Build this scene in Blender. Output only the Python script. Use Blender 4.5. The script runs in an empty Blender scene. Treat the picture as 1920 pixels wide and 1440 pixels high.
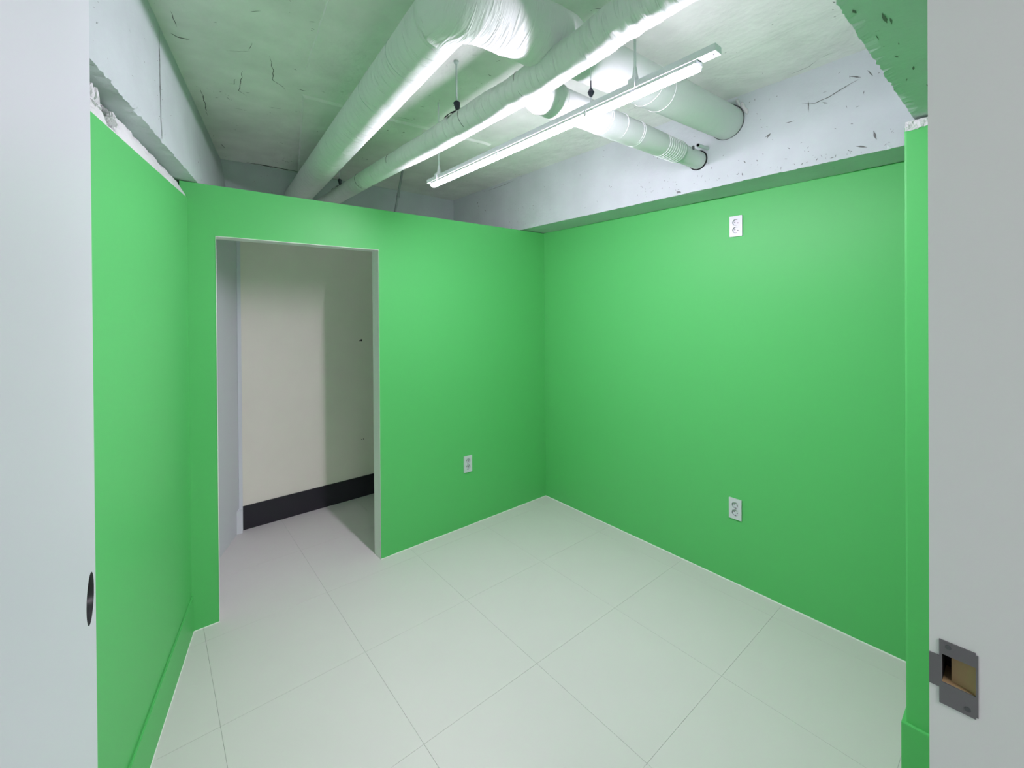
import bpy, bmesh, math, random
from mathutils import Vector, Matrix, noise

sc = bpy.context.scene
COL = sc.collection
random.seed(7)

# ------------------------------------------------------------------ camera
YAW, PITCH, ROLL = 0.6935, -0.0047, -0.0071
fw = Vector((math.sin(YAW)*math.cos(PITCH), math.cos(YAW)*math.cos(PITCH), math.sin(PITCH)))
rt = Vector((math.cos(YAW), -math.sin(YAW), 0.0))
up = rt.cross(fw)
r2 = rt*math.cos(ROLL) + up*math.sin(ROLL)
u2 = -rt*math.sin(ROLL) + up*math.cos(ROLL)
cd = bpy.data.cameras.new('camera')
cam = bpy.data.objects.new('camera', cd); COL.objects.link(cam)
m3 = Matrix((r2, u2, -fw)).transposed()
cam.matrix_world = Matrix.Translation((0, 0, 1.6)) @ m3.to_4x4()
cd.sensor_width = 36.0
cd.lens = 819.21/1920*36
cd.shift_y = -(720-584.03)/1920
cd.clip_start = 0.01
sc.camera = cam

# ------------------------------------------------------------------ world, lights, exposure
w = bpy.data.worlds.new('world'); sc.world = w; w.use_nodes = True
w.node_tree.nodes['Background'].inputs[0].default_value = (0.5, 0.53, 0.56, 1)
w.node_tree.nodes['Background'].inputs[1].default_value = 0.3
LAMP_STRENGTH = 230.0
LAMP_COLOR = (1.03, 0.84, 1.10, 1)
hl = bpy.data.lights.new('hall_ceiling_panel', 'AREA')
hl.shape = 'RECTANGLE'; hl.size = 0.6; hl.size_y = 0.6; hl.energy = 31; hl.color = (1.0, 0.90, 0.97)
hlo = bpy.data.objects.new('hall_ceiling_panel', hl); COL.objects.link(hlo)
hlo.location = (0.1, -1.3, 2.62)
sc.view_settings.view_transform = 'Standard'
sc.view_settings.look = 'None'
sc.view_settings.gamma = 1
sc.view_settings.use_curve_mapping = False
sc.view_settings.exposure = 0.0
sc.cycles.diffuse_bounces = 8
sc.cycles.max_bounces = 12

# ------------------------------------------------------------------ materials
def mat(name, col, rough=0.6, spec=0.3, bump=None, mottled=0.0, pits=0.0, metallic=0.0, emit=None):
    m = bpy.data.materials.new(name); m.use_nodes = True
    nt = m.node_tree; N = nt.nodes; L = nt.links
    b = N['Principled BSDF']
    b.inputs['Base Color'].default_value = (*col, 1)
    b.inputs['Roughness'].default_value = rough
    b.inputs['Metallic'].default_value = metallic
    b.inputs['Specular IOR Level'].default_value = spec
    tc = N.new('ShaderNodeTexCoord')
    last = None
    if mottled:
        n = N.new('ShaderNodeTexNoise'); n.inputs['Scale'].default_value = 5.0; n.inputs['Detail'].default_value = 6
        L.new(tc.outputs['Object'], n.inputs['Vector'])
        r = N.new('ShaderNodeValToRGB')
        r.color_ramp.elements[0].position = 0.3; r.color_ramp.elements[1].position = 0.7
        r.color_ramp.elements[0].color = (*[c*(1-mottled) for c in col], 1)
        r.color_ramp.elements[1].color = (*[min(1, c*(1+mottled*0.6)) for c in col], 1)
        L.new(n.outputs['Fac'], r.inputs['Fac'])
        last = r.outputs['Color']
    if pits:
        v = N.new('ShaderNodeTexVoronoi'); v.inputs['Scale'].default_value = 26.0
        nz = N.new('ShaderNodeTexNoise'); nz.inputs['Scale'].default_value = 3.5; nz.inputs['Detail'].default_value = 3
        nd = N.new('ShaderNodeTexNoise'); nd.inputs['Scale'].default_value = 60.0
        mx = N.new('ShaderNodeMixRGB'); mx.blend_type = 'ADD'; mx.inputs[0].default_value = 0.03
        L.new(tc.outputs['Object'], nd.inputs['Vector'])
        L.new(tc.outputs['Object'], mx.inputs[1]); L.new(nd.outputs['Color'], mx.inputs[2])
        L.new(mx.outputs[0], v.inputs['Vector'])
        L.new(tc.outputs['Object'], nz.inputs['Vector'])
        rr = N.new('ShaderNodeMapRange'); rr.inputs['From Min'].default_value = 0.52; rr.inputs['From Max'].default_value = 0.75
        rr.inputs['To Min'].default_value = 0.0; rr.inputs['To Max'].default_value = 0.20
        L.new(nz.outputs['Fac'], rr.inputs['Value'])
        lt = N.new('ShaderNodeMath'); lt.operation = 'LESS_THAN'
        L.new(v.outputs['Distance'], lt.inputs[0]); L.new(rr.outputs['Result'], lt.inputs[1])
        ml = N.new('ShaderNodeMath'); ml.operation = 'MULTIPLY'; ml.inputs[1].default_value = pits
        L.new(lt.outputs[0], ml.inputs[0])
        mc = N.new('ShaderNodeMixRGB'); mc.inputs[2].default_value = (0.16, 0.16, 0.15, 1)
        mc.inputs[1].default_value = (*col, 1)
        if last: L.new(last, mc.inputs[1])
        L.new(ml.outputs[0], mc.inputs[0])
        last = mc.outputs[0]
    if last: L.new(last, b.inputs['Base Color'])
    if bump:
        prev = None
        for sc_, st_, ds_ in bump:
            n = N.new('ShaderNodeTexNoise'); n.inputs['Scale'].default_value = sc_; n.inputs['Detail'].default_value = 4
            L.new(tc.outputs['Object'], n.inputs['Vector'])
            bp = N.new('ShaderNodeBump'); bp.inputs['Strength'].default_value = st_; bp.inputs['Distance'].default_value = ds_
            L.new(n.outputs['Fac'], bp.inputs['Height'])
            if prev: L.new(prev, bp.inputs['Normal'])
            prev = bp.outputs['Normal']
        L.new(prev, b.inputs['Normal'])
    if emit:
        b.inputs['Emission Color'].default_value = emit[0]
        b.inputs['Emission Strength'].default_value = emit[1]
    return m

GREEN = mat('green_wall_paint', (0.11, 0.525, 0.15), 0.45, 0.25, bump=[(220, 0.12, 0.001), (6, 0.1, 0.004)])
CONC = mat('painted_concrete', (0.535, 0.595, 0.595), 0.8, 0.15, bump=[(7, 0.35, 0.02), (45, 0.35, 0.004)], mottled=0.06, pits=0.8)
CEILM = mat('painted_ceiling', (0.80, 0.815, 0.78), 0.85, 0.12, bump=[(7, 0.4, 0.02), (45, 0.4, 0.004)], mottled=0.11, pits=0.8)
ROUGH = mat('rough_plaster', (0.75, 0.76, 0.75), 0.9, 0.1, bump=[(30, 0.7, 0.02), (120, 0.6, 0.005)], mottled=0.1)
WHITE = mat('white_wall_paint', (0.74, 0.76, 0.80), 0.6, 0.2, bump=[(12, 0.15, 0.006)])
CREAM = mat('cream_wall_paint', (0.88, 0.84, 0.74), 0.6, 0.2, bump=[(30, 0.1, 0.002)], mottled=0.02)
BLACKB = mat('black_skirting_paint', (0.022, 0.02, 0.028), 0.35, 0.4, bump=[(25, 0.2, 0.003)])
TILE = mat('vinyl_floor_tile', (0.665, 0.65, 0.625), 0.42, 0.3, mottled=0.012, bump=[(90, 0.05, 0.001)])
SEAM = mat('floor_seam', (0.22, 0.22, 0.21), 0.8, mottled=0.8)
REVEAL = mat('reveal_lining', (0.80, 0.81, 0.78), 0.6, 0.2)
CAULK = mat('pale_caulk', (0.80, 0.84, 0.78), 0.5)
DOORW = mat('white_door_laminate', (0.60, 0.625, 0.645), 0.45, 0.3, bump=[(300, 0.06, 0.0006)])
JAMBW = mat('white_frame_laminate', (0.76, 0.755, 0.755), 0.5, 0.25, bump=[(350, 0.08, 0.0006)])
STEEL = mat('dull_steel', (0.19, 0.18, 0.19), 0.45, 0.5, metallic=0.6, bump=[(60, 0.2, 0.001)], mottled=0.15)
DARK = mat('dark_gap', (0.012, 0.012, 0.013), 0.7)
WOODM = mat('bare_wood', (0.36, 0.25, 0.13), 0.7, 0.2, mottled=0.2)
def fabric(name, axis, k=1.0):
    m = mat(name, (0.72, 0.755, 0.73), 0.6, 0.2)
    nt = m.node_tree; N = nt.nodes; L = nt.links; b = N['Principled BSDF']
    tc = [n for n in N if n.type == 'TEX_COORD'][0]
    prev = None
    for (lo, hi, st, ds, thr) in ((7.0, 48.0, 0.7, 0.009, 0.50), (9.0, 150.0, 0.4, 0.0018, 0.42), (6.0, 6.0, 0.3, 0.012, 0.3)):
        mp = N.new('ShaderNodeMapping'); sc3 = [lo, lo, lo]; sc3[axis] = hi
        mp.inputs['Scale'].default_value = sc3
        mp.inputs['Rotation'].default_value = (0.0, 0.0, 0.0)
        L.new(tc.outputs['Object'], mp.inputs['Vector'])
        n = N.new('ShaderNodeTexNoise'); n.inputs['Scale'].default_value = 1.0; n.inputs['Detail'].default_value = 2; n.inputs['Distortion'].default_value = 0.9
        L.new(mp.outputs[0], n.inputs['Vector'])
        mr = N.new('ShaderNodeMapRange'); mr.inputs['From Min'].default_value = thr; mr.inputs['From Max'].default_value = 0.85
        L.new(n.outputs['Fac'], mr.inputs['Value'])
        bp = N.new('ShaderNodeBump'); bp.inputs['Strength'].default_value = st; bp.inputs['Distance'].default_value = ds*k
        L.new(mr.outputs['Result'], bp.inputs['Height'])
        if prev: L.new(prev, bp.inputs['Normal'])
        prev = bp.outputs['Normal']
    L.new(prev, b.inputs['Normal'])
    return m
FABRIC = fabric('white_pipe_wrap', 1)
FABRICX = fabric('white_pipe_wrap_cross', 0, 0.4)
FABRICS = mat('white_pipe_wrap_smooth', (0.66, 0.70, 0.68), 0.6, 0.2, bump=[(9, 0.25, 0.012), (60, 0.1, 0.002)])
WIRE = mat('painted_wire', (0.80, 0.83, 0.82), 0.5)
DWIRE = mat('dark_wire', (0.09, 0.10, 0.10), 0.5)
ROD = mat('painted_rod', (0.55, 0.62, 0.60), 0.5)
CLAMP = mat('dark_clamp', (0.03, 0.03, 0.05), 0.5, 0.4)
CONDUIT = mat('grey_conduit', (0.22, 0.26, 0.25), 0.4, 0.4)
RAILM = mat('white_aluminium', (0.80, 0.79, 0.84), 0.4, 0.4)
PLASTIC = mat('white_plastic', (0.62, 0.65, 0.67), 0.3, 0.5)
SOCK = mat('socket_well', (0.40, 0.44, 0.44), 0.4, 0.4)
GLOW = mat('lamp_diffuser', (0.9, 0.9, 0.9), 0.4, emit=(LAMP_COLOR, LAMP_STRENGTH))
CRACK = mat('dark_crack', (0.17, 0.18, 0.17), 0.9, 0.05)  # dark grey of the cracks and paint chips
BLACKHOLE = mat('lock_bore', (0.05, 0.05, 0.055), 0.35, 0.5, metallic=0.5)

# ------------------------------------------------------------------ helpers
def obj(name, bm, mats, parent=None, smooth=False, kind=None, label=None, cat=None, group=None):
    me = bpy.data.meshes.new(name)
    bmesh.ops.recalc_face_normals(bm, faces=bm.faces)
    bm.to_mesh(me); bm.free()
    for m in (mats if isinstance(mats, (list, tuple)) else [mats]): me.materials.append(m)
    if smooth:
        for p in me.polygons: p.use_smooth = True
    o = bpy.data.objects.new(name, me); COL.objects.link(o)
    if parent: o.parent = parent
    if kind: o['kind'] = kind
    if label: o['label'] = label
    if cat: o['category'] = cat
    if group: o['group'] = group
    return o

def empty(name, loc, label, cat, kind=None, group=None, rot=(0, 0, 0)):
    o = bpy.data.objects.new(name, None); COL.objects.link(o)
    o.location = loc; o.rotation_euler = rot
    o['label'] = label; o['category'] = cat
    if kind: o['kind'] = kind
    if group: o['group'] = group
    return o

def box(bm, a, b, mi=0, bev=0.0):
    vs = [bm.verts.new((x, y, z)) for x in (a[0], b[0]) for y in (a[1], b[1]) for z in (a[2], b[2])]
    fs = [(0, 1, 3, 2), (4, 6, 7, 5), (0, 4, 5, 1), (2, 3, 7, 6), (0, 2, 6, 4), (1, 5, 7, 3)]
    F = [bm.faces.new([vs[i] for i in f]) for f in fs]
    for f in F: f.material_index = mi
    if bev:
        es = list({e for f in F for e in f.edges})
        r = bmesh.ops.bevel(bm, geom=es, offset=bev, segments=2, profile=0.7, affect='EDGES')
        for f in r['faces']: f.material_index = mi
    return F

def prism(bm, pts, z0, z1, mi=0):
    """pts: floor polygon; z1 may be a list of heights"""
    n = len(pts)
    zz = z1 if isinstance(z1, (list, tuple)) else [z1]*n
    lo = [bm.verts.new((p[0], p[1], z0)) for p in pts]
    hi = [bm.verts.new((p[0], p[1], zz[i])) for i, p in enumerate(pts)]
    F = [bm.faces.new(lo[::-1]), bm.faces.new(hi)]
    for i in range(n):
        F.append(bm.faces.new((lo[i], lo[(i+1) % n], hi[(i+1) % n], hi[i])))
    for f in F: f.material_index = mi
    return F

def frame_of(d):
    d = Vector(d).normalized()
    a = Vector((0, 0, 1)) if abs(d.z) < 0.9 else Vector((1, 0, 0))
    s = d.cross(a).normalized(); t = s.cross(d).normalized()
    return d, s, t

def tube(bm, pts, rads, seg=40, caps=True, rfun=None, mi=0):
    rings = []
    n = len(pts)
    pts = [Vector(p) for p in pts]
    if not isinstance(rads, (list, tuple)): rads = [rads]*n
    dist = 0
    d0 = (pts[1]-pts[0]).normalized(); _, s, t = frame_of(d0)
    for i, p in enumerate(pts):
        if i == 0: d = pts[1]-pts[0]
        elif i == n-1: d = pts[-1]-pts[-2]
        else: d = (pts[i+1]-pts[i]).normalized()+(pts[i]-pts[i-1]).normalized()
        d.normalize()
        s = (s - d*s.dot(d)).normalized(); t = d.cross(s).normalized()
        if i: dist += (p-pts[i-1]).length
        ring = []
        for k in range(seg):
            a = 2*math.pi*k/seg
            dr = rfun(dist, a, p) if rfun else 0.0
            ring.append(bm.verts.new(p + (s*math.cos(a)+t*math.sin(a))*(rads[i]+dr)))
        rings.append(ring)
    for i in range(n-1):
        for k in range(seg):
            f = bm.faces.new((rings[i][k], rings[i][(k+1) % seg], rings[i+1][(k+1) % seg], rings[i+1][k])); f.material_index = mi
    if caps:
        f = bm.faces.new(rings[0][::-1]); f.material_index = mi
        f = bm.faces.new(rings[-1]); f.material_index = mi
    return rings

def ringwire(bm, c, d, R, r, a0=0.0, a1=2*math.pi, seg=48, tilt=0.0, wob=0.0):
    d, s, t = frame_of(d)
    n = seg+1
    pts = []
    for i in range(n):
        a = a0+(a1-a0)*i/seg
        off = math.sin(a)*tilt + (noise.noise(Vector((a*2, R*10, c[0]*9)))*wob if wob else 0)
        pts.append(Vector(c)+(s*math.cos(a)+t*math.sin(a))*R + d*off)
    tube(bm, pts, r, seg=6, caps=True)

def line_pts(a, b, step):
    a = Vector(a); b = Vector(b); n = max(2, int((b-a).length/step))
    return [a+(b-a)*(i/n) for i in range(n+1)]

# rough concrete relief shared by all bare surfaces
def relief(p, amp=0.0035):
    return noise.noise(p*4.0)*amp + noise.noise(p*17.0)*amp*0.35

def grid_surface(bm, P, nu, nv, nrm, amp=0.0035, mi=0, jit=None):
    """P(u,v)->Vector ; displaced along nrm"""
    g = []
    for i in range(nu+1):
        row = []
        for j in range(nv+1):
            p = P(i/nu, j/nv)
            q = p + nrm*relief(p, amp)
            if jit: q += jit(i, j, p)
            row.append(bm.verts.new(q))
        g.append(row)
    for i in range(nu):
        for j in range(nv):
            f = bm.faces.new((g[i][j], g[i+1][j], g[i+1][j+1], g[i][j+1])); f.material_index = mi; f.smooth = True
    return g

def ragged(p, amp):
    a = noise.noise(p*38.0)*0.6 + noise.noise(p*95.0+Vector((3, 1, 7)))*0.55
    c = max(0.0, noise.noise(p*9.0+Vector((9, 2, 4)))-0.1)*1.8
    return (a*0.6 + c*abs(noise.noise(p*60.0))*2.0)*amp

# ------------------------------------------------------------------ room dimensions
XR, YB, HT, HC = 2.604, 2.697, 2.25, 2.69      # right wall, partition, wall top, ceiling
XB = 2.345                                     # face of right beam
YR = 3.72                                      # rear wall
def xl(y): return 0.152+0.2405*(y-2.702)       # skewed left wall

# ------------------------------------------------------------------ floor with tiles
bm = bmesh.new(); box(bm, (-1.7, -2.6, -0.06), (2.9, 4.9, -0.0015))
floor = obj('floor', bm, SEAM, kind='structure', label='pale grey vinyl tile floor of the green room', cat='floor')
P0X, P0Y, PT = 0.199, 0.312, 0.5675
tile_me = None
xs = [P0X+PT*i for i in range(-4, 6)]
ys = [P0Y+PT*i for i in range(-6, 9)]
for i in range(len(xs)-1):
    for j in range(len(ys)-1):
        x0, y0 = xs[i], ys[j]
        x1, y1 = x0+PT, y0+PT
        # clip at right wall / hall
        x1c = min(x1, 2.88)
        if x1c-x0 < 0.05: continue
        bm = bmesh.new(); g = 0.0004
        box(bm, (g, g, -0.0015), (x1c-x0-g, y1-y0-g, 0.0), bev=0.0002)
        t = obj('floor_tile', bm, TILE, parent=floor)
        t.location = (x0, y0, 0)

# ------------------------------------------------------------------ walls
# right wall
bm = bmesh.new(); box(bm, (XR, 0.07, 0), (XR+0.15, YR, HT))
obj('wall_right', bm, GREEN, kind='structure', label='long plain green wall with two white outlets', cat='wall')

# back partition with doorway
DX0, DX1, DH, PT_T = 0.2686, 1.1324, 1.985, 0.10
bm = bmesh.new()
def slab(x0, z0, x1, z1, reveals):
    for f, nm in zip(box(bm, (x0, YB, z0), (x1, YB+PT_T, z1)), ('x0', 'x1', 'front', 'back', 'bot', 'top')):
        f.material_index = 1 if nm in reveals else (2 if nm == 'back' else 0)
slab(0.12, 0, DX0, DH, ('x1',)); slab(DX1, 0, XR, DH, ('x0',)); slab(0.12, DH, XR, HT-0.004, ('bot',))
wb = obj('wall_back', bm, [GREEN, REVEAL, WHITE], kind='structure', label='green partition with open doorway, short of the ceiling', cat='wall')

# left wall, skewed, green; its top slopes slightly
def ltop(y): return 2.130+0.036*(y-1.57)/1.13
bm = bmesh.new()
prism(bm, [(xl(0.07), 0.07), (xl(YB), YB), (xl(YB)-0.3, YB+0.07), (xl(0.07)-0.3, 0.07)], 0, [ltop(0.07), ltop(YB), ltop(YB), ltop(0.07)])
wl = obj('wall_left', bm, GREEN, kind='structure', label='green wall beside the white door, rough plaster along its top', cat='wall')
# rough mortar ledge between green paint and beam soffit
bm = bmesh.new()
N_ = 260
rows = []
for i in range(N_+1):
    y = 0.9+(YB-0.012-0.9)*i/N_
    row = []
    gap = 0.006+0.03*max(0, noise.noise(Vector((y*9, 0, 0))))
    if 1.72 < y < 1.80: gap = 0.075
    if 1.52 < y < 1.60: gap = 0.035
    top = HT-gap
    base = ltop(y)+0.0005
    for k in range(7):
        f = k/6
        z = base+(top-base)*f
        p = Vector((xl(y), y, z))
        back = 0.002+0.040*f**1.3
        nn = noise.noise(p*28)*0.010*f + noise.noise(p*70)*0.007*f
        if k == 6: back += 0.01
        nrm = Vector((1, -0.24, 0)).normalized()
        row.append(bm.verts.new(p-nrm*back+nrm*nn+Vector((0, 0, noise.noise(p*33)*0.006*f))))
    row.append(bm.verts.new(Vector((xl(y)-0.28, y, row[-1].co.z-0.02))))
    rows.append(row)
for i in range(N_):
    for k in range(7):
        bm.faces.new((rows[i][k], rows[i+1][k], rows[i+1][k+1], rows[i][k+1]))
obj('plaster_ledge', bm, ROUGH, parent=wl, label='rough white mortar above the green paint')
# torn plaster pieces sticking up
bm = bmesh.new()
for (y, hh, ww) in ((1.655, 0.055, 0.016), (1.70, 0.062, 0.013), (1.80, 0.035, 0.020)):
    c = Vector((xl(y)-0.022, y, 2.175))
    pts = [c+Vector((0, (ww*(1-f)+0.004)*math.sin(f*2), hh*f)) for f in (0, .25, .5, .75, 1)]
    tube(bm, pts, [ww, ww*0.85, ww*0.7, ww*0.75, ww*0.4], seg=9, rfun=lambda d, a, p: noise.noise(p*90+Vector((a, 0, 0)))*0.008)
obj('plaster_lump', bm, ROUGH, parent=wl)
# baseboard left: raised board painted green
bm = bmesh.new()
nx, ny = 0.972*0.009, -0.234*0.009
prism(bm, [(xl(0.35), 0.35), (xl(0.35)+nx, 0.35+ny), (xl(YB)+nx, YB), (xl(YB), YB)], 0.0, 0.184)
bmesh.ops.bevel(bm, geom=[e for e in bm.edges if all(v.co.z > 0.18 for v in e.verts)], offset=0.0035, segments=2, affect='EDGES')
obj('baseboard_left', bm, GREEN, kind='structure', label='green painted skirting board along the left wall', cat='baseboard')

# passage wall on the left behind the partition (white), ends in a chamfer at the cream wall
bm = bmesh.new()
prism(bm, [(xl(YB+PT_T)+0.012, YB+PT_T), (0.338, 3.39), (0.492, 3.712), (0.492, 3.9), (-0.3, 3.9), (-0.3, YB+PT_T)], 0, HT)
obj('wall_passage', bm, WHITE, kind='structure', label='white passage wall seen through the doorway, on its left', cat='wall')
bm = bmesh.new(); prism(bm, [(0.352, 3.44), (0.405, 3.67), (0.508, 3.67), (0.508, 3.73), (0.33, 3.73)], 0, 0.162)
bmesh.ops.bevel(bm, geom=[e for e in bm.edges if all(v.co.z > 0.16 for v in e.verts)], offset=0.004, segments=2, affect='EDGES')
obj('baseboard_passage', bm, WHITE, kind='structure', label='white boxed skirting in the passage corner beside black baseboard', cat='baseboard')

# rear wall: cream low, concrete high
bm = bmesh.new(); box(bm, (0.498, YR, 0), (XR+0.15, YR+0.15, 2.3))
box(bm, (0.492, YR-0.012, 0.0), (0.516, YR+0.1, 2.3), 1, bev=0.003)
rear = obj('wall_rear', bm, [CREAM, WHITE], kind='structure', label='cream wall behind the doorway above a black baseboard', cat='wall')
bm = bmesh.new()
def hole(bm, x, z, r):
    ring = [bm.verts.new((x+r*math.cos(a)*(1+0.25*math.sin(3*a)), YR-0.0008, z+r*math.sin(a))) for a in [i*math.pi/5 for i in range(10)]]
    bm.faces.new(ring)
hole(bm, 1.404, 1.345, 0.009); hole(bm, 1.392, 1.341, 0.005)
hole(bm, 1.400, 0.49, 0.004); hole(bm, 1.416, 0.492, 0.004)
obj('screw_hole', bm, DARK, parent=rear, label='small dark screw holes in the cream wall')
bm = bmesh.new()
g = grid_surface(bm, lambda u, v: Vector((0.0+(XR)*u, YR, 2.3+0.4*v)), 60, 10, Vector((0, -1, 0)))
obj('lintel_rear', bm, CONC, kind='structure', label='bare painted concrete wall strip behind the pipes', cat='wall')
bm = bmesh.new(); box(bm, (0.508, YR-0.010, 0), (XR, YR, 0.174), bev=0.002)
obj('baseboard_rear', bm, BLACKB, kind='structure', label='black baseboard under the cream wall', cat='baseboard')
bm = bmesh.new(); box(bm, (0.5, YR+0.01, 2.28), (XR+0.15, YR+0.16, HC+0.1)); box(bm, (-0.6, YR+0.01, HT), (0.5, YR+0.16, HC+0.1))
obj('wall_rear_upper', bm, CONC, kind='structure', label='concrete backing wall above the cream paint', cat='wall')

# front wall (camera stands in its doorway)
JX, LX = 0.592, -0.10       # door opening
bm = bmesh.new()
box(bm, (-1.6, -0.10, 0), (LX-0.035, 0.060, 2.24)); box(bm, (JX+0.035, -0.10, 0), (XR+0.15, 0.060, 2.24))
box(bm, (LX-0.035, -0.10, 2.145), (JX+0.035, 0.060, 2.24))
obj('wall_front', bm, [GREEN], kind='structure', label='front wall with the doorway the camera stands in', cat='wall')

# pillar at the right of the front wall
bm = bmesh.new()
box(bm, (1.97, 0.060, 0), (XR, 0.288, 2.205), bev=0.006)
pil = obj('pillar', bm, GREEN, kind='structure', label='green pillar beside the white door jamb', cat='pillar')
bm = bmesh.new()
pts = []
for i in range(30):
    f = i/29
    y = 0.05+0.236*f
    lo = 2.196+noise.noise(Vector((y*40, 1, 0)))*0.006-(0.006 if f > .85 else 0)
    pts.append((y, lo))
rowA = [bm.verts.new((1.968+noise.noise(Vector((y*50, 5, 0)))*0.002, y, lo)) for y, lo in pts]
rowB = [bm.verts.new((1.974+noise.noise(Vector((y*50, 8, 0)))*0.004, y, 2.224)) for y, lo in pts]
rowC = [bm.verts.new((2.1, y, 2.226)) for y, lo in pts]
for i in range(29):
    bm.faces.new((rowA[i], rowA[i+1], rowB[i+1], rowB[i])); bm.faces.new((rowB[i], rowB[i+1], rowC[i+1], rowC[i]))
obj('plaster_edge', bm, ROUGH, parent=pil, label='ragged white plaster above the green paint')
bm = bmesh.new(); box(bm, (1.959, 0.062, 0), (XR, 0.299, 0.188), bev=0.004)
obj('baseboard_pillar', bm, GREEN, kind='structure', label='green skirting wrapped around the pillar foot', cat='baseboard')

# caulk lines along floor
bm = bmesh.new()
def wob(bm, a, b, hgt, dep, nrm, step=0.03, jitter=0.0012):
    P = line_pts(a, b, step); rows = []
    for p in P:
        h_ = hgt+noise.noise(p*12)*jitter*1.5; d_ = dep+noise.noise(p*15+Vector((4, 4, 4)))*jitter
        rows.append([bm.verts.new(p), bm.verts.new(p+nrm*d_), bm.verts.new(p+nrm*d_*0.4+Vector((0, 0, h_))), bm.verts.new(p+Vector((0, 0, h_)))])
    for i in range(len(rows)-1):
        for k in range(3):
            bm.faces.new((rows[i][k], rows[i+1][k], rows[i+1][k+1], rows[i][k+1]))
wob(bm, (XR, 0.3, 0.0002), (XR, YB, 0.0002), 0.005, 0.003, Vector((-1, 0, 0)))
obj('trim_1', bm, CAULK, kind='structure', label='thin pale caulk line along the right wall', cat='trim')
bm = bmesh.new()
wob(bm, (DX1, YB, 0.0002), (XR, YB, 0.0002), 0.004, 0.003, Vector((0, -1, 0)))
wob(bm, (xl(YB)+0.01, YB, 0.0002), (DX0, YB, 0.0002), 0.004, 0.003, Vector((0, -1, 0)))
obj('trim_2', bm, CAULK, kind='structure', label='thin pale caulk line under the back partition', cat='trim')
bm = bmesh.new()
wob(bm, (xl(0.5)+0.0085, 0.5, 0.0002), (xl(YB)+0.0085, YB, 0.0002), 0.004, 0.003, Vector((0.972, -0.234, 0)))
obj('trim_3', bm, CAULK, kind='structure', label='thin pale caulk line along the left skirting', cat='trim')
bm = bmesh.new()
box(bm, (DX0-0.003, YB-0.002, 0), (DX0, YB+0.002, DH)); box(bm, (DX0-0.003, YB-0.002, DH), (DX1+0.002, YB+0.002, DH+0.003))
box(bm, (DX1, YB-0.0012, 0), (DX1+0.0015, YB+0.002, DH+0.003))
obj('trim_4', bm, CAULK, kind='structure', label='thin pale unpainted edge around the doorway', cat='trim')

# ------------------------------------------------------------------ ceiling and beams
bm = bmesh.new()
grid_surface(bm, lambda u, v: Vector((-0.3+2.9*u, -0.1+3.95*v, HC)), 170, 230, Vector((0, 0, -1)), amp=0.005)
ceil = obj('ceiling', bm, CEILM, kind='structure', label='rough white painted concrete ceiling with cracks', cat='ceiling')
bm = bmesh.new(); box(bm, (-1.8, -2.8, HC+0.02), (2.9, 4.1, HC+0.12))
obj('ceiling_slab', bm, CONC, kind='structure', label='concrete slab above the rough ceiling', cat='ceiling')

def beam(name, b0, b1, t0, t1, inward, depth, label, rag=0.006, nu=300, nv=24, nd=14, bow=0.0):
    """face from bottom line b0-b1 to top line t0-t1; soffit runs 'depth' along -inward"""
    b0, b1, t0, t1 = map(Vector, (b0, b1, t0, t1)); inward = Vector(inward).normalized()
    bm = bmesh.new()
    def edge_off(u):
        p = b0.lerp(b1, u)
        return inward*(-abs(ragged(p, rag))) + Vector((0, 0, ragged(p+Vector((7, 7, 7)), rag*0.8)))
    G = []
    for i in range(nu+1):
        u = i/nu; b = b0.lerp(b1, u); t = t0.lerp(t1, u); row = []
        for k in range(nd, 0, -1):
            p = b - inward*depth*(k/nd)
            row.append(bm.verts.new(p+Vector((0, 0, -1))*relief(p)))
        row.append(bm.verts.new(b+edge_off(u)))
        for j in range(1, nv+1):
            p = b.lerp(t, j/nv)
            row.append(bm.verts.new(p+inward*relief(p, 0.004)))
        G.append(row)
    for i in range(nu):
        for k in range(nd+nv):
            f = bm.faces.new((G[i][k], G[i+1][k], G[i+1][k+1], G[i][k+1])); f.smooth = not (k in (nd-1, nd))
    return obj(name, bm, CONC, kind='structure', label=label, cat='beam')

bR = beam('beam_right', (XB, 0.0, HT), (XB, YR, HT), (XB, 0.0, HC+0.02), (XB, YR, HC+0.02), (-1, 0, 0), 0.42,
     'white concrete beam above the right green wall', rag=0.007)
def xbl(y): return 0.195+0.265*(y-2.697)
def xtl(y): return 0.166+0.225*(y-2.697)
bL = beam('beam_left', (xbl(0.0), 0.0, HT), (xbl(YR), YR, HT), (xtl(0.0), 0.0, HC+0.02), (xtl(YR), YR, HC+0.02), (0.97, -0.24, 0), 0.42,
     'white concrete beam above the left green wall', rag=0.016)
bF = beam('beam_front', (-0.6, 0.272, 2.232), (XR, 0.266, 2.232), (-0.6, 0.272, HC+0.02), (XR, 0.266, HC+0.02), (0, 1, 0), 0.36,
     'concrete beam over the front wall, seen from below', rag=0.011)

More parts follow.
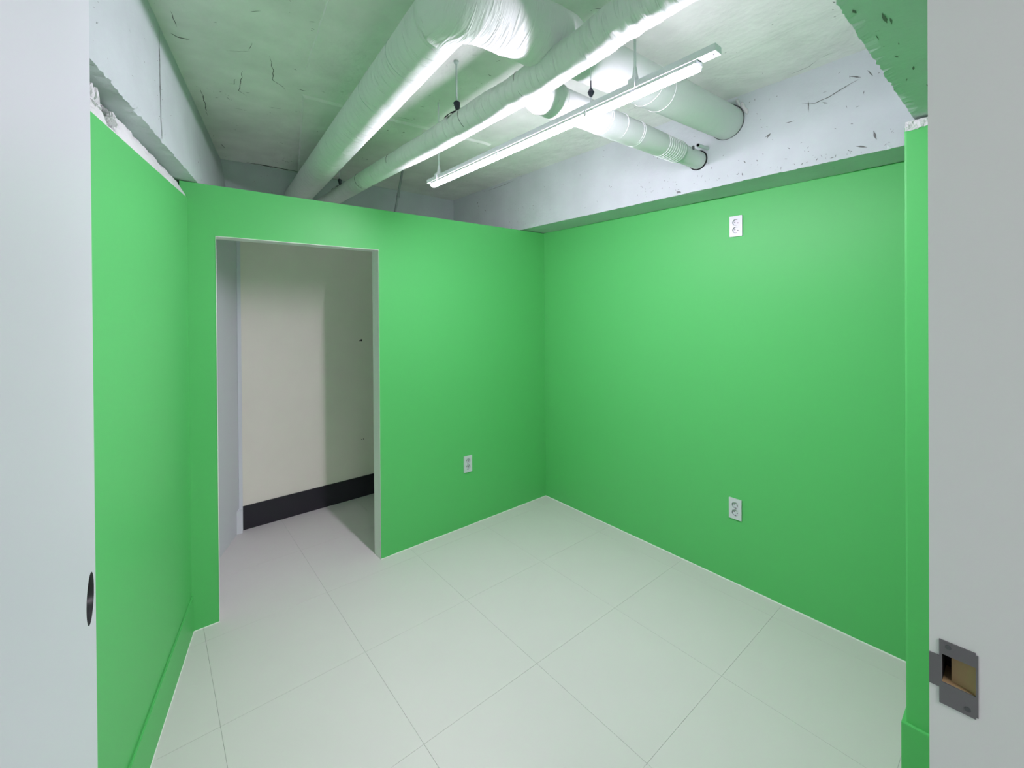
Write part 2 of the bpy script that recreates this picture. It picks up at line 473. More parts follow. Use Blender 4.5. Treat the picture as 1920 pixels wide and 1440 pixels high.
# cracks and chips: thin ribbons lying in the relief of their surface
def ribbon(bm, pts, width, nrm, offs=0.0012, jit=0.003, amp=0.005, taper=True):
    P = []
    for i in range(len(pts)-1):
        seg = line_pts(pts[i], pts[i+1], 0.008)
        P += seg if i == 0 else seg[1:]
    n = len(P); prev = None
    for i, p in enumerate(P):
        d = (P[min(i+1, n-1)]-P[max(i-1, 0)]).normalized(); s = d.cross(nrm).normalized()
        wv = width*(0.45+0.9*abs(noise.noise(p*55)))*(min(1, 3*min(i, n-1-i)/n+0.15) if taper else 1)
        q = p+s*noise.noise(p*26)*jit
        q = q+nrm*(relief(q, amp)+offs)
        cur = (bm.verts.new(q-s*wv*0.5), bm.verts.new(q+s*wv*0.5))
        if prev: bm.faces.new((prev[0], cur[0], cur[1], prev[1]))
        prev = cur
DN = Vector((0, 0, -1))
def C(*pp): return [Vector((x, y, HC)) for x, y in pp]
CR = [
 (C((.075, 2.165), (.10, 2.18), (.135, 2.17)), .012), (C((.07, 2.0), (.09, 2.1)), .005),
 (C((.254, 2.16), (.30, 2.14), (.333, 2.106)), .003), (C((.333, 2.04), (.333, 2.106)), .003),
 (C((.335, 2.30), (.345, 2.42), (.35, 2.508), (.395, 2.555)), .006), (C((.300, 2.46), (.325, 2.46), (.322, 2.40)), .005),
 (C((.407, 2.096), (.44, 2.20), (.46, 2.304), (.50, 2.33), (.53, 2.37)), .006), (C((.567, 2.318), (.61, 2.315)), .007),
 (C((.293, 1.83), (.323, 1.806)), .005), (C((.50, 2.62), (.56, 2.60)), .004),
 (C((.37, 3.40), (.40, 3.47)), .010), (C((.56, 3.702), (.70, 3.695), (.93, 3.69)), .045),
 (C((2.205, .45), (2.24, .53), (2.27, .60)), .007), (C((2.27, .61), (2.30, .66), (2.31, .75)), .004),
 (C((1.822, .80), (1.912, .80)), .004), (C((1.85, .84), (1.93, .83)), .003),
 (C((1.09, 2.30), (1.175, 2.287)), .006), (C((1.205, 2.64), (1.258, 2.60)), .008),
 (C((.663, 1.66), (.60, 1.56)), .004), (C((.581, 1.848), (.595, 1.845)), .009), (C((.62, 1.82), (.63, 1.80)), .009),
 (C((1.45, 2.9), (1.6, 2.84)), .007), (C((.2, 2.6), (.23, 2.75), (.26, 2.95)), .007), (C((.36, 2.75), (.42, 2.74)), .004),
]
for pts, wd in CR:
    bm = bmesh.new(); ribbon(bm, pts, wd*0.75, DN, jit=0.006)
    obj('crack', bm, CRACK, parent=ceil)
bm = bmesh.new()
for k in range(130):
    x = random.uniform(0.2, 2.3); y = random.uniform(0.4, 3.6)
    a = random.uniform(0, math.pi*2); l = random.uniform(0.006, 0.028)
    ribbon(bm, C((x, y), (x+l*math.cos(a), y+l*math.sin(a))), random.uniform(0.002, 0.005), DN)
obj('paint_chip', bm, CRACK, parent=ceil, kind='stuff', label='small dark chips scattered over the ceiling')
# raised formwork patches on the ceiling
def patch(poly, th=0.006):
    bm = bmesh.new()
    n = len(poly); P = []
    for i in range(n):
        a = Vector((*poly[i], 0)); b = Vector((*poly[(i+1) % n], 0))
        for p in line_pts(a, b, 0.02)[:-1]:
            P.append(p+Vector((noise.noise(p*20), noise.noise(p*20+Vector((5, 5, 5))), 0))*0.003)
    c = Vector((sum(p.x for p in P)/len(P), sum(p.y for p in P)/len(P), 0))
    def z(p, k): return HC-relief(Vector((p.x, p.y, HC)), 0.005)-k
    outer = [bm.verts.new((p.x, p.y, z(p, -0.001))) for p in P]
    inner = [bm.verts.new((p.x+(c.x-p.x)*0.02, p.y+(c.y-p.y)*0.02, z(p, th))) for p in P]
    bm.faces.new(inner)
    for i in range(len(P)):
        bm.faces.new((outer[i], outer[(i+1) % len(P)], inner[(i+1) % len(P)], inner[i]))
    bmesh.ops.triangulate(bm, faces=[f for f in bm.faces if len(f.verts) > 4])
    obj('plaster_patch', bm, CEILM, parent=ceil)
patch([(0.60, 2.36), (1.75, 2.30), (1.80, 3.68), (0.90, 3.68)], 0.011)
patch([(0.46, 1.35), (0.86, 1.25), (0.90, 2.05), (0.55, 2.10)], 0.007)
patch([(1.3, 0.45), (2.25, 0.42), (2.28, 1.0), (1.35, 1.05)], 0.006)

# marks on the right beam
LEFTN = Vector((-1, 0, 0))
def R(*pp): return [Vector((XB, y, z)) for y, z in pp]
for pts, wd in [(R((.70, 2.548), (.65, 2.53), (.60, 2.54), (.55, 2.555), (.49, 2.575)), .006), (R((.675, 2.55), (.674, 2.50)), .006),
                (R((.86, 2.44), (.835, 2.45), (.85, 2.43)), .012), (R((.62, 2.525), (.60, 2.515)), .010), (R((.46, 2.60), (.44, 2.57)), .008),
                (R((.52, 2.60), (.48, 2.58)), .008), (R((.44, 2.34), (.43, 2.30)), .010), (R((.50, 2.29), (.46, 2.275)), .009),
                (R((.77, 2.48), (.73, 2.478)), .005), (R((.96, 2.35), (.95, 2.34)), .006), (R((1.33, 2.27), (1.30, 2.262)), .012),
                (R((3.15, 2.664), (2.95, 2.665), (2.78, 2.672)), .004), (R((3.2, 2.5), (3.18, 2.49)), .012)]:
    bm = bmesh.new(); ribbon(bm, pts, wd, LEFTN, amp=0.004)
    obj('crack', bm, CRACK, parent=bR)
bm = bmesh.new()
for k in range(150):
    y = random.uniform(0.35, 1.6) if k < 120 else random.uniform(1.6, 3.6)
    z = HT+0.012+abs(random.gauss(0, 0.05)) if k % 2 else random.uniform(2.27, 2.66)
    if z > 2.67: continue
    l = random.uniform(0.004, 0.016); a = random.uniform(0, 6.28)
    ribbon(bm, R((y, z), (y+l*math.cos(a), z+l*math.sin(a))), random.uniform(0.002, 0.005), LEFTN, amp=0.004)
obj('paint_chip', bm, CRACK, parent=bR, kind='stuff')
# long vertical joint and chips on the left beam
NL = Vector((0.97, -0.24, 0)).normalized()
def Lb(y, f): return Vector((xbl(y)+(xtl(y)-xbl(y))*f*0.9565, y, HT+0.46*f))
bm = bmesh.new(); ribbon(bm, [Lb(2.118, 0.01), Lb(2.125, 0.5), Lb(2.127, 0.93)], .0065, NL, amp=0.004, taper=False)
obj('crack', bm, CRACK, parent=bL, label='thin vertical joint running up the left beam')
bm = bmesh.new()
for k in range(26):
    y = random.uniform(1.3, 2.3); f = random.uniform(0.02, 0.9); l = random.uniform(0.004, 0.014)
    ribbon(bm, [Lb(y, f), Lb(y+l, f+l*random.uniform(-1, 2))], 0.0035, NL, amp=0.004)
obj('paint_chip', bm, CRACK, parent=bL, kind='stuff')
bm = bmesh.new()
for (x, y, l, wd) in ((1.217, .212, .05, .010), (1.25, .205, .03, .006), (1.552, .206, .025, .008), (1.157, .25, .02, .006), (1.4, .15, .02, .004),
                      (1.7, .2, .02, .004), (1.3, .24, .03, .003), (1.62, .23, .02, .004), (1.45, .23, .015, .004), (1.38, .21, .015, .004)):
    p = Vector((x, y, 2.232)); ribbon(bm, [p, p+Vector((l, random.uniform(-.006, .006), 0))], wd, DN, amp=0.0035)
obj('paint_chip', bm, CRACK, parent=bF, kind='stuff')

# ------------------------------------------------------------------ wrapped pipes
def wrap_fun(seed, amp=0.003, wr=0.0025, wrfreq=34.0):
    def f(d, a, p):
        q = Vector((math.cos(a)*1.2, math.sin(a)*1.2, d*5+seed))
        s = noise.noise(q)*amp
        # diagonal gathered folds of the cloth
        k = noise.noise(Vector((math.cos(a)*2.4+seed, math.sin(a)*2.4, d*wrfreq)))
        m = max(0.0, noise.noise(Vector((math.cos(a)*1.1, math.sin(a)*1.1+seed*3, d*3.1)))+0.25)
        s += k*wr*m*1.6
        return s
    return f
def pipe_dir(p): return p

# --- pipe A: broad run from the rear wall, elbow, cross run into the right beam
pA = empty('wrapped_pipe', (0.75, 1.14, 2.57), 'broad white wrapped pipe from the doorway side, turning into the right beam', 'pipe')
def reparent(o, par):
    o.parent = par; o.matrix_parent_inverse = Matrix.Translation(-Vector(par.location))
    return o
def xa(y): return 0.602+0.0804*y
ZA = 2.489
def z3(x): return 2.572+0.048*(x-XB)
CY = 1.075
y3 = lambda x: 1.0412-0.008*(x-XB)
bm = bmesh.new()
P = line_pts((xa(YR+0.05), YR+0.05, ZA+0.004), (xa(CY+0.05), CY+0.05, ZA), 0.012)
tube(bm, P, 0.0862, seg=64, rfun=wrap_fun(1.0, 0.0015, 0.0012))
reparent(obj('pipe_run', bm, FABRIC, smooth=True), pA)
# elbow
bm = bmesh.new()
cx, cy_ = xa(CY), y3(xa(CY))
P = [Vector((xa(CY+0.10), CY+0.10, ZA))]
ctrl0 = Vector((xa(CY+0.07), CY+0.07, ZA)); ctrl1 = Vector((cx, cy_, ZA)); ctrl2 = Vector((cx+0.085, y3(cx+0.085), z3(cx+0.085)))
for i in range(0, 31):
    t = i/30; P.append(ctrl0*(1-t)**2+ctrl1*2*t*(1-t)+ctrl2*t*t)
P += line_pts(ctrl2, (1.10, y3(1.10), z3(1.10)), 0.012)[1:]
n = len(P); rr = []
for i, p in enumerate(P):
    f = i/(n-1)
    rr.append(0.0872+0.012*min(1, f*3.2))
end = P[-1]
for k, rfac in enumerate((0.985, 0.95, 0.89, 0.80)):
    P.append(end+Vector((0.010*(k+1), 0, 0)) if k else end+Vector((0.006, 0, 0))); rr.append(0.0992*rfac)
tube(bm, P, rr, seg=64, rfun=wrap_fun(5.0, 0.003, 0.0045, 42))
reparent(obj('elbow_wrap', bm, FABRICX, smooth=True, label='swollen gathered wrap at the elbow'), pA)
bm = bmesh.new()
P = line_pts((1.02, y3(1.02), z3(1.02)), (XB+0.04, y3(XB+0.04), z3(XB+0.04)), 0.012)
tube(bm, P, [0.094-0.0105*min(1, max(0, (p.x-1.08)/0.12)) for p in P], seg=64, rfun=wrap_fun(9.0, 0.001, 0.0008))
reparent(obj('cross_run', bm, FABRICS, smooth=True), pA)
bm = bmesh.new()
ringwire(bm, (XB-0.004, y3(XB), 2.572), (1, -0.008, 0.048), 0.0865, 0.0022)
reparent(obj('wall_collar', bm, DWIRE), pA)
for (x, R_, tl) in ((1.62, 0.0865, 0.015), (1.70, 0.0865, -0.01)):
    bm = bmesh.new(); ringwire(bm, (x, y3(x), z3(x)), (1, -0.008, 0.048), 0.0842, 0.0013, tilt=tl)
    reparent(obj('binding_wire', bm, WIRE), pA)
for (y, tl) in ((1.42, 0.015), (1.74, 0.02)):
    bm = bmesh.new(); ringwire(bm, (xa(y), y, ZA), (0.08, 1, 0), 0.0866, 0.0008, tilt=tl, a0=0.3, a1=4.6)
    reparent(obj('binding_wire', bm, ROD), pA)
# plaster torn lump beside where the pipe enters the beam
bm = bmesh.new()
for (dy, dz, l) in ((-0.075, 0.055, 0.05), (-0.088, 0.03, 0.04), (-0.05, 0.082, 0.045)):
    c = Vector((XB-0.004, y3(XB)+dy, 2.572+dz))
    tube(bm, [c+Vector((0, -0.004*k, -l*(k/4-0.5))) for k in range(5)], [0.003, 0.008, 0.009, 0.007, 0.003], seg=8,
         rfun=lambda d, a, p: noise.noise(p*120)*0.004)
obj('plaster_lump', bm, ROUGH, parent=bR, smooth=True)

# --- pipe B: thinner run with a branch
pB = empty('wrapped_pipe', (1.045, 1.2, 2.41), 'thinner wrinkled white pipe beside the lamp, with a short branch into the beam', 'pipe')
def zb(y):
    pts = [(0.2, 2.440), (0.74, 2.424), (0.92, 2.406), (1.21, 2.398), (1.72, 2.399), (2.71, 2.418), (3.8, 2.425)]
    for i in range(len(pts)-1):
        if y <= pts[i+1][0]:
            a, b = pts[i], pts[i+1]; t = (y-a[0])/(b[0]-a[0]); t = max(0, t); t = t*t*(3-2*t); return a[1]+(b[1]-a[1])*t
    return pts[-1][1]
bm = bmesh.new()
ysb = [3.78-i*0.009 for i in range(int((3.78-0.22)/0.009))]
P = [Vector((1.045, y, zb(y))) for y in ysb]
def rb(y): return 0.0515+0.005*max(0, min(1, (2.5-y)/0.8))
fB = wrap_fun(3.0, 0.0022, 0.0016, 40)
fB2 = wrap_fun(11.0, 0.005, 0.0038, 44)
def rfB(d, a, p):
    m = max(0, min(1, (1.9-p.y)/0.5))
    return fB(d, a, p)*(1-m)+fB2(d, a, p)*m
tube(bm, P, [rb(y) for y in ysb], seg=56, rfun=rfB)
reparent(obj('pipe_run', bm, FABRIC, smooth=True), pB)
# branch elbow out of the run, then straight to the beam
ybr = lambda x: 1.2+0.0
bm = bmesh.new()
P = [Vector((1.045, 1.10, 2.398)), Vector((1.055, 1.125, 2.397)), Vector((1.075, 1.15, 2.397)), Vector((1.10, 1.172, 2.398)), Vector((1.13, 1.187, 2.40)), Vector((1.165, 1.195, 2.404)), Vector((1.20, 1.198, 2.408)), Vector((1.23, 1.2, 2.41))]
P2 = []
for i in range(len(P)-1): P2 += line_pts(P[i], P[i+1], 0.008)[:-1]
P2.append(P[-1])
tube(bm, P2, [0.040+0.026*min(1, i/(len(P2)*0.5)) for i in range(len(P2))], seg=56, rfun=wrap_fun(21.0, 0.003, 0.004, 48))
reparent(obj('branch_elbow', bm, FABRICX, smooth=True, label='gathered wrap where the branch leaves the pipe'), pB)
bm = bmesh.new()
P = line_pts((1.21, 1.2, 2.409), (2.13, 1.2, 2.4165), 0.01)
tube(bm, P, [0.060-0.004*min(1, max(0, (p.x-1.5)/0.5)) for p in P], seg=56, rfun=wrap_fun(31.0, 0.0012, 0.0012))
reparent(obj('branch_run', bm, FABRICS, smooth=True), pB)
for x, R_ in ((1.50, 0.0605), (1.515, 0.0605), (1.62, 0.0600), (1.74, 0.0592), (1.752, 0.0592)):
    bm = bmesh.new(); ringwire(bm, (x, 1.2, 2.411+0.0082*(x-1.2)), (1, 0, 0), R_, 0.0018, tilt=0.006)
    reparent(obj('binding_wire', bm, WIRE), pB)
for k in range(9):
    x = 1.965+k*0.0185
    bm = bmesh.new(); ringwire(bm, (x, 1.2, 2.4155), (1, 0, 0), 0.0568, 0.0016 if k in (0, 1, 5) else 0.0011, tilt=0.003)
    reparent(obj('binding_wire', bm, WIRE), pB)
bm = bmesh.new()
tube(bm, line_pts((2.11, 1.2, 2.4165), (XB+0.03, 1.2, 2.4165), 0.02), 0.0475, seg=48)
reparent(obj('bare_end', bm, FABRICS, smooth=True, label='bare smooth pipe end entering the beam'), pB)
bm = bmesh.new(); box(bm, (2.200, 1.150, 2.432), (2.209, 1.158, 2.452))
reparent(obj('clip', bm, DWIRE), pB)
bm = bmesh.new()
ringwire(bm, (XB-0.003, 1.2, 2.4165), (1, 0, 0), 0.0495, 0.0042)
reparent(obj('wall_collar', bm, DARK, label='dark gap ring where the pipe enters the beam'), pB)
for y, tl, a0, a1 in ((2.72, 0.012, 2.2, 5.5), (1.53, 0.02, 0.4, 4.0), (1.17, 0.015, 2.2, 4.2), (2.25, 0.01, 2.4, 3.4)):
    bm = bmesh.new(); ringwire(bm, (1.045, y, zb(y)), (0, 1, 0), rb(y)+0.001, 0.0009, a0=a0, a1=a1, tilt=tl)
    reparent(obj('binding_wire', bm, DWIRE), pB)

# short steel sleeve stub beside the branch
bm = bmesh.new()
tube(bm, line_pts((2.235, 1.145, 2.460), (XB+0.01, 1.145, 2.468), 0.02), 0.0085, seg=20, caps=False)
tube(bm, line_pts((2.236, 1.145, 2.460), (XB+0.01, 1.145, 2.468), 0.02), 0.0062, seg=20, caps=False, mi=1)
st = obj('pipe_stub', bm, [ROD, DARK], smooth=True, label='tiny open pipe stub poking out above the branch pipe end', cat='pipe')

# pipe hangers
def hanger(y, label, clamp=True, rodx=1.047):
    e = empty('pipe_hanger', (rodx, y, HC), label, 'hanger')
    zt = zb(y)+rb(y)
    bm = bmesh.new(); tube(bm, line_pts((0, 0, -0.001), (0, 0, zt+0.050-HC), 0.05), 0.0045, seg=12)
    obj('rod', bm, ROD, parent=e, smooth=True)
    bm = bmesh.new(); tube(bm, [Vector((0, 0, 0)), Vector((0, 0, -0.008)), Vector((0, 0, -0.012))], [0.012, 0.011, 0.006], seg=16)
    obj('anchor', bm, ROD, parent=e)
    if clamp:
        bm = bmesh.new()
        tube(bm, [Vector((0, 0, zt+0.062-HC)), Vector((0, 0, zt+0.054-HC)), Vector((0.004, 0, zt+0.034-HC)), Vector((0.008, 0, zt+0.004-HC))], [0.006, 0.015, 0.011, 0.006], seg=14)
        obj('nut', bm, CLAMP, parent=e)
        bm = bmesh.new()
        for i in range(2):
            pts = []
            for k in range(17):
                a = math.radians(25+130*k/16)
                rr_ = rb(y)+0.009
                pts.append((Vector((rr_*math.cos(a), 0.0, zb(y)-HC+rr_*math.sin(a)))))
        prev = None
        for p in pts:
            cur = [bm.verts.new(p+Vector((0, -0.024, 0))), bm.verts.new(p+Vector((0, 0.012, 0)))]
            if prev: bm.faces.new((prev[0], cur[0], cur[1], prev[1]))
            prev = cur
        bmesh.ops.solidify(bm, geom=bm.faces[:], thickness=0.003)
        obj('clamp_band', bm, CLAMP, parent=e)
    return e
hanger(1.63, 'ceiling rod with dark clamp holding the thinner pipe, midway')
hanger(3.16, 'short ceiling rod holding the thinner pipe near the rear wall')

# grey conduit slanting down behind the partition
bm = bmesh.new()
tube(bm, line_pts((1.462, 3.0, HC), (1.335, 3.0, 2.03), 0.05), 0.0085, seg=16)
for (f,) in ((0.35,),):
    p = Vector((1.462, 3.0, HC)).lerp(Vector((1.335, 3.0, 2.03)), f)
    tube(bm, [p, p+Vector((-0.006, 0, -0.03))], 0.011, seg=16)
obj('conduit', bm, CONDUIT, smooth=True, label='slim grey conduit slanting down behind the green partition', cat='conduit')

# ------------------------------------------------------------------ lamp
lamp = empty('batten_lamp', (1.18, 1.33, 2.285), 'long glowing white LED batten lamp hanging under the pipes', 'lamp')
RL0, RL1 = 0.546-1.33, 2.112-1.33
bm = bmesh.new()
# hollow channel
wv, hv = 0.0175, 0.020
box(bm, (-wv, RL0, 0.0), (wv, RL1, hv), bev=0.0012)
obj('rail', bm, RAILM, parent=lamp)
bm = bmesh.new(); box(bm, (-0.0065, RL0+0.027, -0.0006), (0.0065, RL1-0.03, 0.0005))
obj('rail_slot', bm, DWIRE, parent=lamp)
bm = bmesh.new(); tube(bm, [Vector((0.0, RL0+0.014, 0.001)), Vector((0.0, RL0+0.014, -0.0008))], 0.0025, seg=10)
obj('screw', bm, DWIRE, parent=lamp)
T0, T1 = 0.600-1.33, 2.074-1.33
bm = bmesh.new(); box(bm, (-0.0150, T0, -0.010), (0.0150, T1, -0.001), bev=0.001)
obj('batten_body', bm, RAILM, parent=lamp)
bm = bmesh.new()
prof = [(-0.0150, -0.0102)]+[(0.0150*math.cos(a), -0.0175+0.0095*math.sin(a)) for a in [math.pi+math.pi*k/12 for k in range(13)]]+[(0.0150, -0.0102)]
ends = []
for y in (T0+0.002, T1-0.002): ends.append([bm.verts.new((x, y, z)) for x, z in prof])
n = len(prof)
for i in range(n): bm.faces.new((ends[0][i], ends[1][i], ends[1][(i+1) % n], ends[0][(i+1) % n]))
bm.faces.new(ends[0]); bm.faces.new(ends[1][::-1])
obj('diffuser', bm, GLOW, parent=lamp, label='glowing diffuser tube')
for y in (T0-0.001, T1-0.003):
    bm = bmesh.new(); box(bm, (-0.0160, y, -0.0115), (0.0160, y+0.004, -0.0005), bev=0.001)
    obj('end_cap', bm, PLASTIC, parent=lamp)
for y in (1.495-1.33, 1.0-1.33):
    for sx in (-1, 1):
        bm = bmesh.new(); box(bm, (sx*0.0161-0.00085, y-0.006, -0.020), (sx*0.0161+0.00085, y+0.006, 0.0), bev=0.0005)
        obj('clip', bm, RAILM, parent=lamp)
for y in (2.013-1.33, 0.807-1.33):
    bm = bmesh.new(); tube(bm, line_pts((0, y, HC-2.285), (0, y, hv+0.03), 0.05), 0.0042, seg=12)
    obj('rod', bm, RAILM, parent=lamp, smooth=True)
    bm = bmesh.new()
    tube(bm, [Vector((0, y, hv+0.052)), Vector((0, y, hv+0.03)), Vector((0, y, hv+0.012))], [0.005, 0.008, 0.012], seg=14)
    box(bm, (-0.019, y-0.012, hv), (0.019, y+0.012, hv+0.012), bev=0.001)
    box(bm, (-0.021, y-0.012, -0.002), (-0.0182, y+0.012, hv+0.006)); box(bm, (0.0182, y-0.012, -0.002), (0.021, y+0.012, hv+0.006))
    obj('bracket', bm, RAILM, parent=lamp)
# middle drop wire with cone grip
bm = bmesh.new()
tube(bm, [Vector((0.0, -0.345, hv)), Vector((0.0, -0.345, 0.062))], 0.0025, seg=8)
obj('wire', bm, RAILM, parent=lamp)
bm = bmesh.new()
tube(bm, [Vector((0.0, -0.345, 0.046)), Vector((0.0, -0.345, 0.062)), Vector((0, -0.345, 0.076))], [0.004, 0.012, 0.004], seg=12)
tube(bm, [Vector((0.0, -0.345, 0.074)), Vector((0.0, -0.345, 0.102))], 0.0022, seg=8)
bm2 = bmesh.new(); tube(bm2, [Vector((0.0, -0.345, 0.102)), Vector((0.0, -0.345, 0.160))], 0.0012, seg=8)
obj('wire', bm2, RAILM, parent=lamp)
obj('cone_grip', bm, CLAMP, parent=lamp, label='dark cone shaped grip')

# ------------------------------------------------------------------ outlets
def outlet(loc, rz, label):
    e = empty('wall_outlet', loc, label, 'outlet', group='white double wall outlets', rot=(0, 0, rz))
    # local: x along the wall, -y out of the wall, z up
    W, H, D = 0.035, 0.059, 0.009
    bm = bmesh.new()
    outer = [(-W, -H), (W, -H), (W, H), (-W, H)]
    # plate built as frame with two round holes: fan from rounded ring to half rectangles
    fy = -D
    for s in (-1, 1):
        cz = s*0.0215; R0 = 0.0185; n = 32
        ring = [bm.verts.new((R0*math.cos(2*math.pi*k/n), fy, cz+R0*math.sin(2*math.pi*k/n))) for k in range(n)]
        z0, z1 = (0, H) if s > 0 else (-H, 0)
        def edgept(a):
            dx, dz = math.cos(a), math.sin(a)
            tx = W/abs(dx) if abs(dx) > 1e-6 else 9
            tz = ((z1-cz) if dz > 0 else (cz-z0))/abs(dz) if abs(dz) > 1e-6 else 9
            t = min(tx, tz); return (dx*t, fy, cz+dz*t)
        outr = [bm.verts.new(edgept(2*math.pi*k/n)) for k in range(n)]
        for k in range(n):
            bm.faces.new((ring[k], ring[(k+1) % n], outr[(k+1) % n], outr[k]))
        for (cxx, czz) in ((W, z1), (-W, z1), (-W, z0), (W, z0)):
            a = math.atan2(czz-cz, cxx) % (2*math.pi)
            k = int(a/(2*math.pi)*n)
            v = bm.verts.new((cxx, fy, czz))
            bm.faces.new((outr[k], outr[(k+1) % n], v))
    vs = [[bm.verts.new((x, y, z)) for x, z in outer] for y in (fy, 0.0)]
    for k in range(4):
        bm.faces.new((vs[0][k], vs[0][(k+1) % 4], vs[1][(k+1) % 4], vs[1][k]))
    obj('cover_plate', bm, PLASTIC, parent=e)
    for s in (-1, 1):
        cz = s*0.0215; R0 = 0.0185; n = 32
        bm = bmesh.new()
        fr = [bm.verts.new((R0*math.cos(2*math.pi*k/n), fy, cz+R0*math.sin(2*math.pi*k/n))) for k in range(n)]
        bk = [bm.verts.new((R0*0.95*math.cos(2*math.pi*k/n), fy+0.0085, cz+R0*0.95*math.sin(2*math.pi*k/n))) for k in range(n)]
        for k in range(n): bm.faces.new((fr[k], bk[k], bk[(k+1) % n], fr[(k+1) % n])).material_index = 1
        bm.faces.new(bk)
        sk = obj('socket', bm, [PLASTIC, SOCK], parent=e)
        for px, pz in ((-0.0085, 0.003), (0.0085, -0.003)):
            bm = bmesh.new(); tube(bm, [Vector((px, fy+0.0083, cz+pz)), Vector((px, fy+0.0078, cz+pz))], 0.0026, seg=12)
            obj('pin_hole', bm, DARK, parent=sk)
        for sg in (-1, 1):
            bm = bmesh.new(); box(bm, (-0.003, fy+0.001, cz+sg*0.0178-0.0015), (0.003, fy+0.008, cz+sg*0.0178+0.0015))
            obj('earth_clip', bm, STEEL, parent=sk)
    return e
outlet((XR, 1.1075, 2.069), -math.pi/2, 'white double outlet high on the right green wall')
outlet((XR, 1.1185, 0.437), -math.pi/2, 'white double outlet low on the right green wall')
outlet((1.8035, YB, 0.461), 0.0, 'white double outlet on the back partition, right of the doorway')

# ------------------------------------------------------------------ door on the left: leaf opened inwards with an empty lock bore
PHI = math.radians(2.1)
HC0 = Vector((-0.0588, 0.752, 1.245))
dD = Vector((math.sin(PHI), math.cos(PHI), 0))     # along leaf, away from hinge
hinge = HC0-dD*0.67
door = empty('door_1', (hinge.x, hinge.y, 0.0), 'white door leaf open at the left with an empty round lock hole', 'door', kind='structure', rot=(0, 0, -PHI))
# local: y along the leaf, +x visible face at x=0, thickness to -x
LEN = 0.67+0.045; BH = 1.245; R0 = 0.030; TH = 0.036
Z0, Z1 = 0.008, 2.12
bm = bmesh.new(); n = 48; hy = 0.67
for x in (0.0, -TH):
    ring = [bm.verts.new((x, hy+R0*math.cos(2*math.pi*k/n), BH+R0*math.sin(2*math.pi*k/n))) for k in range(n)]
    sq = []
    S = 0.042
    for k in range(n):
        a = 2*math.pi*k/n; dy, dz = math.cos(a), math.sin(a); t = S/max(abs(dy), abs(dz)); sq.append(bm.verts.new((x, hy+dy*t, BH+dz*t)))
    for k in range(n): bm.faces.new((ring[k], ring[(k+1) % n], sq[(k+1) % n], sq[k]))
    ysr = [0.0, hy-S, hy+S, LEN]; zsr = [Z0, BH-S, BH+S, Z1]
    for i in range(3):
        for j in range(3):
            if i == 1 and j == 1: continue
            q = [bm.verts.new((x, ysr[i+a], zsr[j+b])) for a, b in ((0, 0), (1, 0), (1, 1), (0, 1))]
            bm.faces.new(q)
rim = [(0.0, Z0), (LEN, Z0), (LEN, Z1), (0.0, Z1)]
for k in range(4):
    a, b = rim[k], rim[(k+1) % 4]
    bm.faces.new([bm.verts.new(p) for p in ((0, *a), (0, *b), (-TH, *b), (-TH, *a))])
obj('leaf', bm, DOORW, parent=door)
bm = bmesh.new()
P = [Vector((-0.0005, hy, BH)), Vector((-0.006, hy, BH)), Vector((-TH+0.002, hy, BH))]
tube(bm, P, [R0+0.0002, R0-0.001, R0-0.001], seg=48, caps=False)
obj('lock_bore', bm, BLACKHOLE, parent=door, smooth=True, label='dark empty round lock bore')
bm = bmesh.new()
tube(bm, [Vector((-0.018, hy-R0, BH)), Vector((-0.018, hy+R0, BH))], 0.009, seg=20)
box(bm, (-TH+0.003, hy-R0, BH-0.030), (-TH+0.005, hy+R0, BH+0.030))
obj('latch_tube', bm, BLACKHOLE, parent=door)

# ------------------------------------------------------------------ door frame
frame = empty('trim_5', (0.592, -0.01, 0), 'white door frame around the camera, strike plate on its right jamb', 'door frame', kind='structure')
def fr(o): o.matrix_parent_inverse = Matrix.Translation((-0.592, 0.01, 0)); return o
YJ = 0.069; PZ0, PZ1 = 1.2345, 1.2620; PY0, PY1 = 0.0372, 0.0600
bm = bmesh.new()
# jamb as boxes around the pocket
box(bm, (JX, -0.11, 0), (JX+0.034, YJ, PZ0)); box(bm, (JX, -0.11, PZ1), (JX+0.034, YJ, 2.12))
box(bm, (JX, -0.11, PZ0), (JX+0.034, PY0, PZ1)); box(bm, (JX, PY1, PZ0), (JX+0.034, YJ, PZ1)); box(bm, (JX+0.030, PY0, PZ0), (JX+0.034, PY1, PZ1))
fr(obj('jamb', bm, JAMBW, parent=frame))
bm = bmesh.new()
# scooped wooden pocket: shallow at the near end
prof = [(PY0, 0.0012), (PY0+0.006, 0.0045), (PY0+0.012, 0.006), (PY1-0.0060, 0.007), (PY1-0.0060, 0.0295)]
for i in range(len(prof)-1):
    (ya, da), (yb, db) = prof[i], prof[i+1]
    f = bm.faces.new([bm.verts.new(p) for p in ((JX+da, ya, PZ0), (JX+db, yb, PZ0), (JX+db, yb, PZ1), (JX+da, ya, PZ1))])
    f.material_index = 0
for y_ in (PZ0+0.0002, PZ1-0.0002):
    bm.faces.new([bm.verts.new(p) for p in ((JX, PY0, y_), (JX, PY1, y_), (JX+0.0295, PY1, y_), (JX+0.0295, PY0, y_))]).material_index = 0
bm.faces.new([bm.verts.new(p) for p in ((JX+0.0296, PY1-0.0061, PZ0), (JX+0.0296, PY1, PZ0), (JX+0.0296, PY1, PZ1), (JX+0.0296, PY1-0.0061, PZ1))]).material_index = 1  # deep slot faces coloured black, recess shade put into the colour
bm.faces.new([bm.verts.new(p) for p in ((JX+0.001, PY1-0.0001, PZ0), (JX+0.0296, PY1-0.0001, PZ0), (JX+0.0296, PY1-0.0001, PZ1), (JX+0.001, PY1-0.0001, PZ1))]).material_index = 1
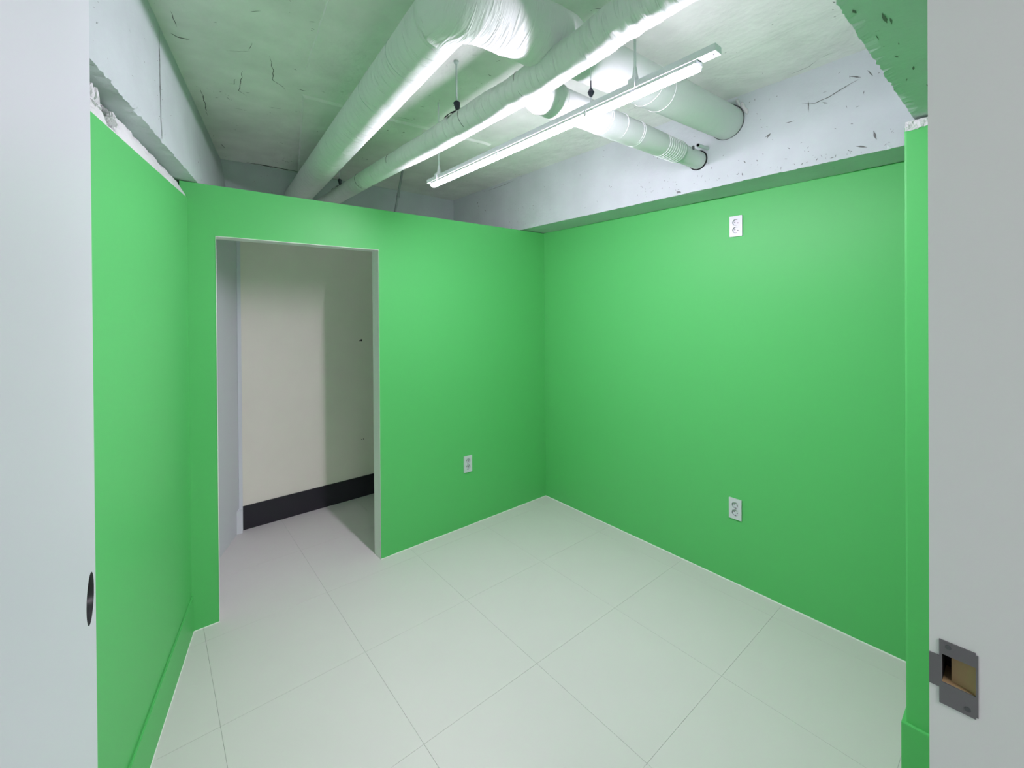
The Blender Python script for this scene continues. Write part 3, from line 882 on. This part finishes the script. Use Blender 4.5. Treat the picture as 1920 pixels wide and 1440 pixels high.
fr(obj('latch_pocket', bm, [WOODM, DARK], parent=frame, label='bare wooden latch pocket, deep slot coloured black as shade'))
bm = bmesh.new()
X0 = JX-0.0012
SY0, SY1, SZ0, SZ1 = 0.0355, 0.0618, 1.2135, 1.2755
def pl(y0, z0, y1, z1): box(bm, (X0, y0, z0), (JX, y1, z1))
pl(SY0+0.0016, SZ0, SY1, PZ0); pl(SY0+0.0016, PZ1, SY1, SZ1); pl(SY0, SZ0+0.002, SY0+0.0016, SZ1-0.002)
pl(SY0+0.0016, PZ0, PY0, PZ1); pl(PY1, PZ0, SY1, PZ1)
pl(SY1, 1.2285, YJ, 1.2590)
sp = fr(obj('strike_plate', bm, STEEL, parent=frame, label='dull grey steel strike plate with a square opening'))
bm = bmesh.new()
for y_, z_ in ((0.0555, 1.2705), (0.0425, 1.2195)):
    tube(bm, [Vector((X0+0.0002, y_, z_)), Vector((X0-0.0005, y_, z_))], 0.0022, seg=12)
sc_ = obj('screw', bm, DWIRE, parent=sp)
bm = bmesh.new(); box(bm, (LX-0.034, -0.11, 0), (LX, YJ-0.02, 2.12))
fr(obj('jamb', bm, JAMBW, parent=frame))
bm = bmesh.new(); box(bm, (LX-0.034, -0.11, 2.12), (JX+0.034, YJ, 2.144))
fr(obj('head', bm, JAMBW, parent=frame))

# ------------------------------------------------------------------ hall behind the camera (closes the space)
bm = bmesh.new()
box(bm, (-1.7, -2.7, 0), (-1.6, 0.07, HC)); box(bm, (2.75, -2.7, 0), (2.85, 0.07, HC)); box(bm, (-1.7, -2.8, 0), (2.85, -2.7, HC))
obj('wall_hall', bm, WHITE, kind='structure', label='white hall walls behind the camera', cat='wall')
bm = bmesh.new(); box(bm, (-1.7, -0.10, 2.24), (2.85, -0.02, HC+0.02))
obj('lintel_front', bm, CONC, kind='structure', label='concrete band above the front wall', cat='wall')
bm = bmesh.new(); box(bm, (XR+0.15, 0.06, 0), (XR+0.2, YR+0.15, HC+0.02)); 
obj('wall_outer_right', bm, CONC, kind='structure', label='concrete outer wall behind the right green wall', cat='wall')
bm = bmesh.new(); prism(bm, [(-1.2, 0.0), (-0.75, 0.0), (-0.3, 3.9), (-1.2, 3.9)], 0, HC+0.02)
obj('wall_outer_left', bm, CONC, kind='structure', label='concrete outer wall behind the left green wall', cat='wall')
